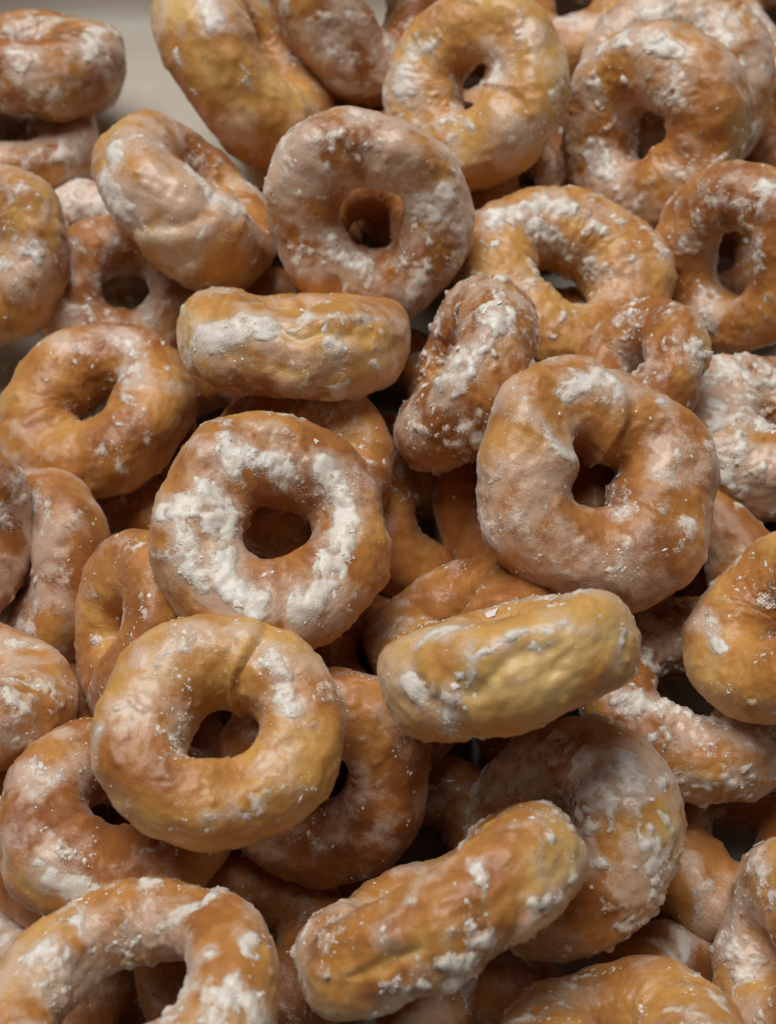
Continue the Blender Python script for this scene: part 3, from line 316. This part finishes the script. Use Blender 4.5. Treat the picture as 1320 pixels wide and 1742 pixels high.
def build_donut(index, label, centre, axis, ref, Ro, rr, look, patches):
    rng = np.random.default_rng(1000 + look['seed'])
    fine = not look.get('deep')
    nu, nv = (208, 104) if fine else (132, 66)
    th = np.linspace(0, 2 * np.pi, nu, endpoint=False)[:, None] * np.ones((1, nv))
    ph = np.linspace(0, 2 * np.pi, nv, endpoint=False)[None, :] * np.ones((nu, 1))
    sd = look['seed'] + 3
    tone, film, crust, crack, lump = (look.get(a, b) for a, b in (('tone', 0), ('film', .4), ('crust', .30), ('crack', .25), ('lump', 1.0)))
    R, r = 1 - rr, rr
    a = rng.uniform(0, 6.28, 8)
    # ideal ring, used to look noise and patches up
    base = np.stack([(R + r * np.cos(ph)) * np.cos(th), (R + r * np.cos(ph)) * np.sin(th), r * np.sin(ph)], -1).reshape(-1, 3)
    sq = 2.35
    rho = (np.abs(np.cos(ph)) ** sq + np.abs(np.sin(ph)) ** sq) ** (-1 / sq)
    tube = r * (1 + .055 * np.cos(th + a[0]) + .045 * np.cos(2 * th + a[1]) + .03 * np.cos(3 * th + a[2]) + .02 * np.cos(5 * th + a[3]))
    seam = look.get('seam')
    seam_amp = seam[1] if seam else rng.uniform(.02, .07)
    s0 = math.radians(seam[0]) if seam else a[7]
    dl = th - s0 - .22 * np.sin(ph + a[6]) - .08 * np.sin(3 * ph + a[5])
    dl = (dl + np.pi) % (2 * np.pi) - np.pi
    ledge = np.where(dl >= 0, np.exp(-dl / .75), sstep(-.20, 0.0, dl))
    groove = np.exp(-((dl + .14) / .07) ** 2)
    tube = tube * (1 + seam_amp * ledge - .25 * seam_amp * groove)
    ring = R * (1 + .040 * np.cos(2 * th + a[4]) + .026 * np.cos(3 * th + a[5]) + (.008 + look.get('box', 0)) * np.cos(4 * (th - .6)))
    wave = .035 * np.sin(2 * th + a[6]) * rr * 2
    c, s = np.cos(ph) * rho, np.sin(ph) * rho
    rad = ring + tube * c
    P = np.stack([rad * np.cos(th), rad * np.sin(th), tube * s * .97 + wave], -1)
    def normals(P):
        du = np.roll(P, -1, 0) - np.roll(P, 1, 0); dv = np.roll(P, -1, 1) - np.roll(P, 1, 1)
        n = np.cross(du, dv); return n / np.maximum(np.linalg.norm(n, axis=-1, keepdims=True), 1e-9)
    N = normals(P)
    g = lambda x: x.reshape(nu, nv)
    lo = fbm(base, 2.3, sd, 2); mid = fbm(base, 7, sd + 100, 3); hi = fbm(base, 19, sd + 200, 3)
    disp =   .034 * lump * lo +     .0075 * mid + (.0030 + .0070 * crust) * hi
    # split running round the outer rim
    wob = .22 * np.sin(2 * th + a[1]) + .10 * np.sin(3 * th + a[2]) + .16 * g(fbm(base, 3.2, sd + 900, 3))
    dphi = (ph - wob - look.get('cphi', 0) + np.pi) % (2 * np.pi) - np.pi
    win = sstep(-.45, .55, np.sin(2 * th + a[3]) * .6 + g(fbm(base * np.array([1, 1, 0]), 3, sd + 800, 2)) + (crack - .55))
    cut = crack * win * np.exp(-np.abs(dphi / (.11 + .05 * np.sin(3 * th + a[0]))) ** 1.6)
    for sa, sb, hl in look.get('slit', ()):                                     # a torn split in the side
        da = (th - math.radians(sa) + np.pi) % (2 * np.pi) - np.pi
        db = (ph - math.radians(sb) - .5 * g(fbm(base, 4, sd + 1300, 3)) * .5 + np.pi) % (2 * np.pi) - np.pi
        env = np.clip(1 - (da / hl) ** 2, 0, 1)
        cut = np.maximum(cut, 1.25 * env ** .7 * np.exp(-np.abs(db / (.05 + .13 * env)) ** 2.2))
    lips = crack * win * np.exp(-((np.abs(dphi) - .22) / .12) ** 2)
    blis = np.clip(fbm(base, 11, sd + 1200, 2) - .45, 0, 1)                     # small blisters in the crust
    disp = disp + .020 * blis + (-.034 * cut + .010 * lips).ravel()
    P = P + N * g(disp)[..., None]
    N = normals(P)
    # glaze amount
    if patches:
        pt, pp, pw, ps = (np.array(x, float) for x in zip(*patches))
        pt, pp = np.radians(pt), np.radians(pp)
        pc = np.stack([(R + r * np.cos(pp)) * np.cos(pt), (R + r * np.cos(pp)) * np.sin(pt), r * np.sin(pp)], -1)
        S = np.zeros(len(base)); S2 = S.copy()
        wb = base + .035 * np.stack([mid, np.roll(mid, 37), hi], -1)
        for q, w, am in zip(pc, pw, ps):
            d2 = ((wb - q) ** 2).sum(1) / (w * w)
            S = np.maximum(S, am * np.clip(1.12 - .42 * d2, 0, 1)); S2 = np.maximum(S2, am * np.exp(-d2 / 5))
    else:
        S = np.zeros(len(base)); S2 = S.copy()
    drift = fbm(base, 2.9, sd + 400, 3); grain = fbm(base, 13, sd + 500, 3)
    tide = sstep(.16, 0, np.abs(fbm(base, 3.3, sd + 1100, 3))) * sstep(-.1, .5, drift + .3)
    crease = np.maximum(groove.ravel(), .6 * lips.ravel())
    thick = np.maximum(S, .21 + film * .31 + .38 * drift) + .22 * film * tide + .18 * crease * film + .18 * mid + (.10 + .24 * crust) * grain - .66
    thick = np.clip(thick, -.5, .6)
    filmv = np.clip(film * (.78 + 1.15 * fbm(base, 3.1, sd + 600, 3)) + .55 * S + .32 * S2 + .12 * mid, 0, 1.2)
    rim = np.exp(-(dphi.ravel() / .42) ** 2) - .25
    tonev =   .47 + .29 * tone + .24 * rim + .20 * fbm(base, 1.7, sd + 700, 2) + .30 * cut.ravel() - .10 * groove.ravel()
    # frame of the donut in the pile
    n = np.array(axis); n /= np.linalg.norm(n)
    ex = np.array(ref); ex -= n * (ex @ n); ex /= np.linalg.norm(ex); ey = np.cross(n, ex)
    M = np.stack([ex, ey, n], 0)
    W = (P.reshape(-1, 3) @ M) * Ro; WN = N.reshape(-1, 3) @ M
    low = W[:, 2].min()
    root = bpy.data.objects.new('glazed_donut', None); col.objects.link(root)
    root.empty_display_size = .005
    root.location = (centre[0], centre[1], centre[2] + low)
    root['label'] = label; root['category'] = 'donut'; root['group'] = 'glazed donuts heaped in the tray'
    W = W - np.array([0, 0, low])
    i, j = np.meshgrid(np.arange(nu), np.arange(nv), indexing='ij')
    i2, j2 = (i + 1) % nu, (j + 1) % nv
    Q = np.stack([i * nv + j, i2 * nv + j, i2 * nv + j2, i * nv + j2], -1).reshape(-1, 4)
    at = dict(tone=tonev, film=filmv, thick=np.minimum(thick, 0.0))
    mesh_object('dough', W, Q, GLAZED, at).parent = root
    # the set glaze is a skin of its own: proud where thick, diving under the dough at its edge
    off = np.where(thick > 0, .001 + .010 * sstep(0, .45, thick) + (.003 + .017 * crust) * np.clip(grain, -1, 1) * sstep(0, .2, thick), .05 * thick) 
    keep = (thick[Q].max(1) > -.06)
    if keep.any():
        Qk = Q[keep]; used, inv = np.unique(Qk, return_inverse=True)
        GW = W + WN * (off * Ro)[:, None]
        mesh_object('glaze', GW[used], inv.reshape(-1, 4), GLAZED, dict(tone=tonev[used], film=filmv[used], thick=thick[used])).parent = root
    # crumbs of dried glaze
    cnt = int((200 + 240 * film + 950 * crust) * (1 if fine else .4))
    wgt = .035 + np.clip(thick + .40, 0, .55) ** 2 * np.where(thick > .18, .35, 1) * (1 + 2 * crust) + .04 * filmv
    clump = 2.2 * np.clip(fbm(base, 5.5, sd + 1000, 2) + .02, 0, 1) ** 2
    wgt = wgt * (.05 + clump); wgt /= wgt.sum()
    pick = rng.choice(len(W), cnt, p=wgt)
    size = np.clip(rng.lognormal(math.log(.00018), .58, cnt), .00008, .00110)
    vs = OCTA_V[None] * rng.uniform(.45, 1.35, (cnt, 6, 1)) + rng.uniform(-.25, .25, (cnt, 6, 3))
    vs[:, :, 2] *= np.clip(.00013 / size, .16, .6)[:, None]
    vs[:, :, 0] *= rng.uniform(.6, 1.7, (cnt, 1))
    ang = rng.uniform(0, 6.28, cnt); t1 = np.cross(WN[pick], rng.normal(size=(cnt, 3))); t1 /= np.linalg.norm(t1, axis=1, keepdims=True); t2 = np.cross(WN[pick], t1)
    CV = vs[:, :, 0:1] * t1[:, None] + vs[:, :, 1:2] * t2[:, None] + vs[:, :, 2:3] * WN[pick][:, None]
    surf = W[pick] + WN[pick] * (np.maximum(off[pick], 0) * Ro)[:, None]
    CV = CV * size[:, None, None] + (surf + WN[pick] * (size * .10)[:, None])[:, None]
    CF = (OCTA_F[None] + (np.arange(cnt) * 6)[:, None, None]).reshape(-1, 3)
    cr = mesh_object('sugar_crumbs', CV.reshape(-1, 3), CF, CRUMB, smooth=False, tris=True)
    cr['kind'] = 'stuff'; cr.parent = root

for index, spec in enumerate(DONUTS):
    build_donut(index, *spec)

# loose crumbs of glaze lying on the tray floor
def tray_crumbs():
    rng = np.random.default_rng(77); cnt = 900
    pos = np.stack([rng.uniform(-.13, .20, cnt), rng.uniform(-.02, .34, cnt), np.full(cnt, .0001)], -1)
    size = np.clip(rng.lognormal(math.log(.0003), .6, cnt), .0001, .0014)
    vs = OCTA_V[None] * rng.uniform(.45, 1.35, (cnt, 6, 1)) + rng.uniform(-.25, .25, (cnt, 6, 3))
    vs[:, :, 2] *= .6
    V = vs * size[:, None, None] + pos[:, None]
    F = (OCTA_F[None] + (np.arange(cnt) * 6)[:, None, None]).reshape(-1, 3)
    o = mesh_object('glaze_crumbs', V.reshape(-1, 3), F, CRUMB, smooth=False, tris=True)
    o['kind'] = 'stuff'; o['label'] = 'loose white glaze crumbs scattered on the tray floor'; o['category'] = 'crumbs'
tray_crumbs()
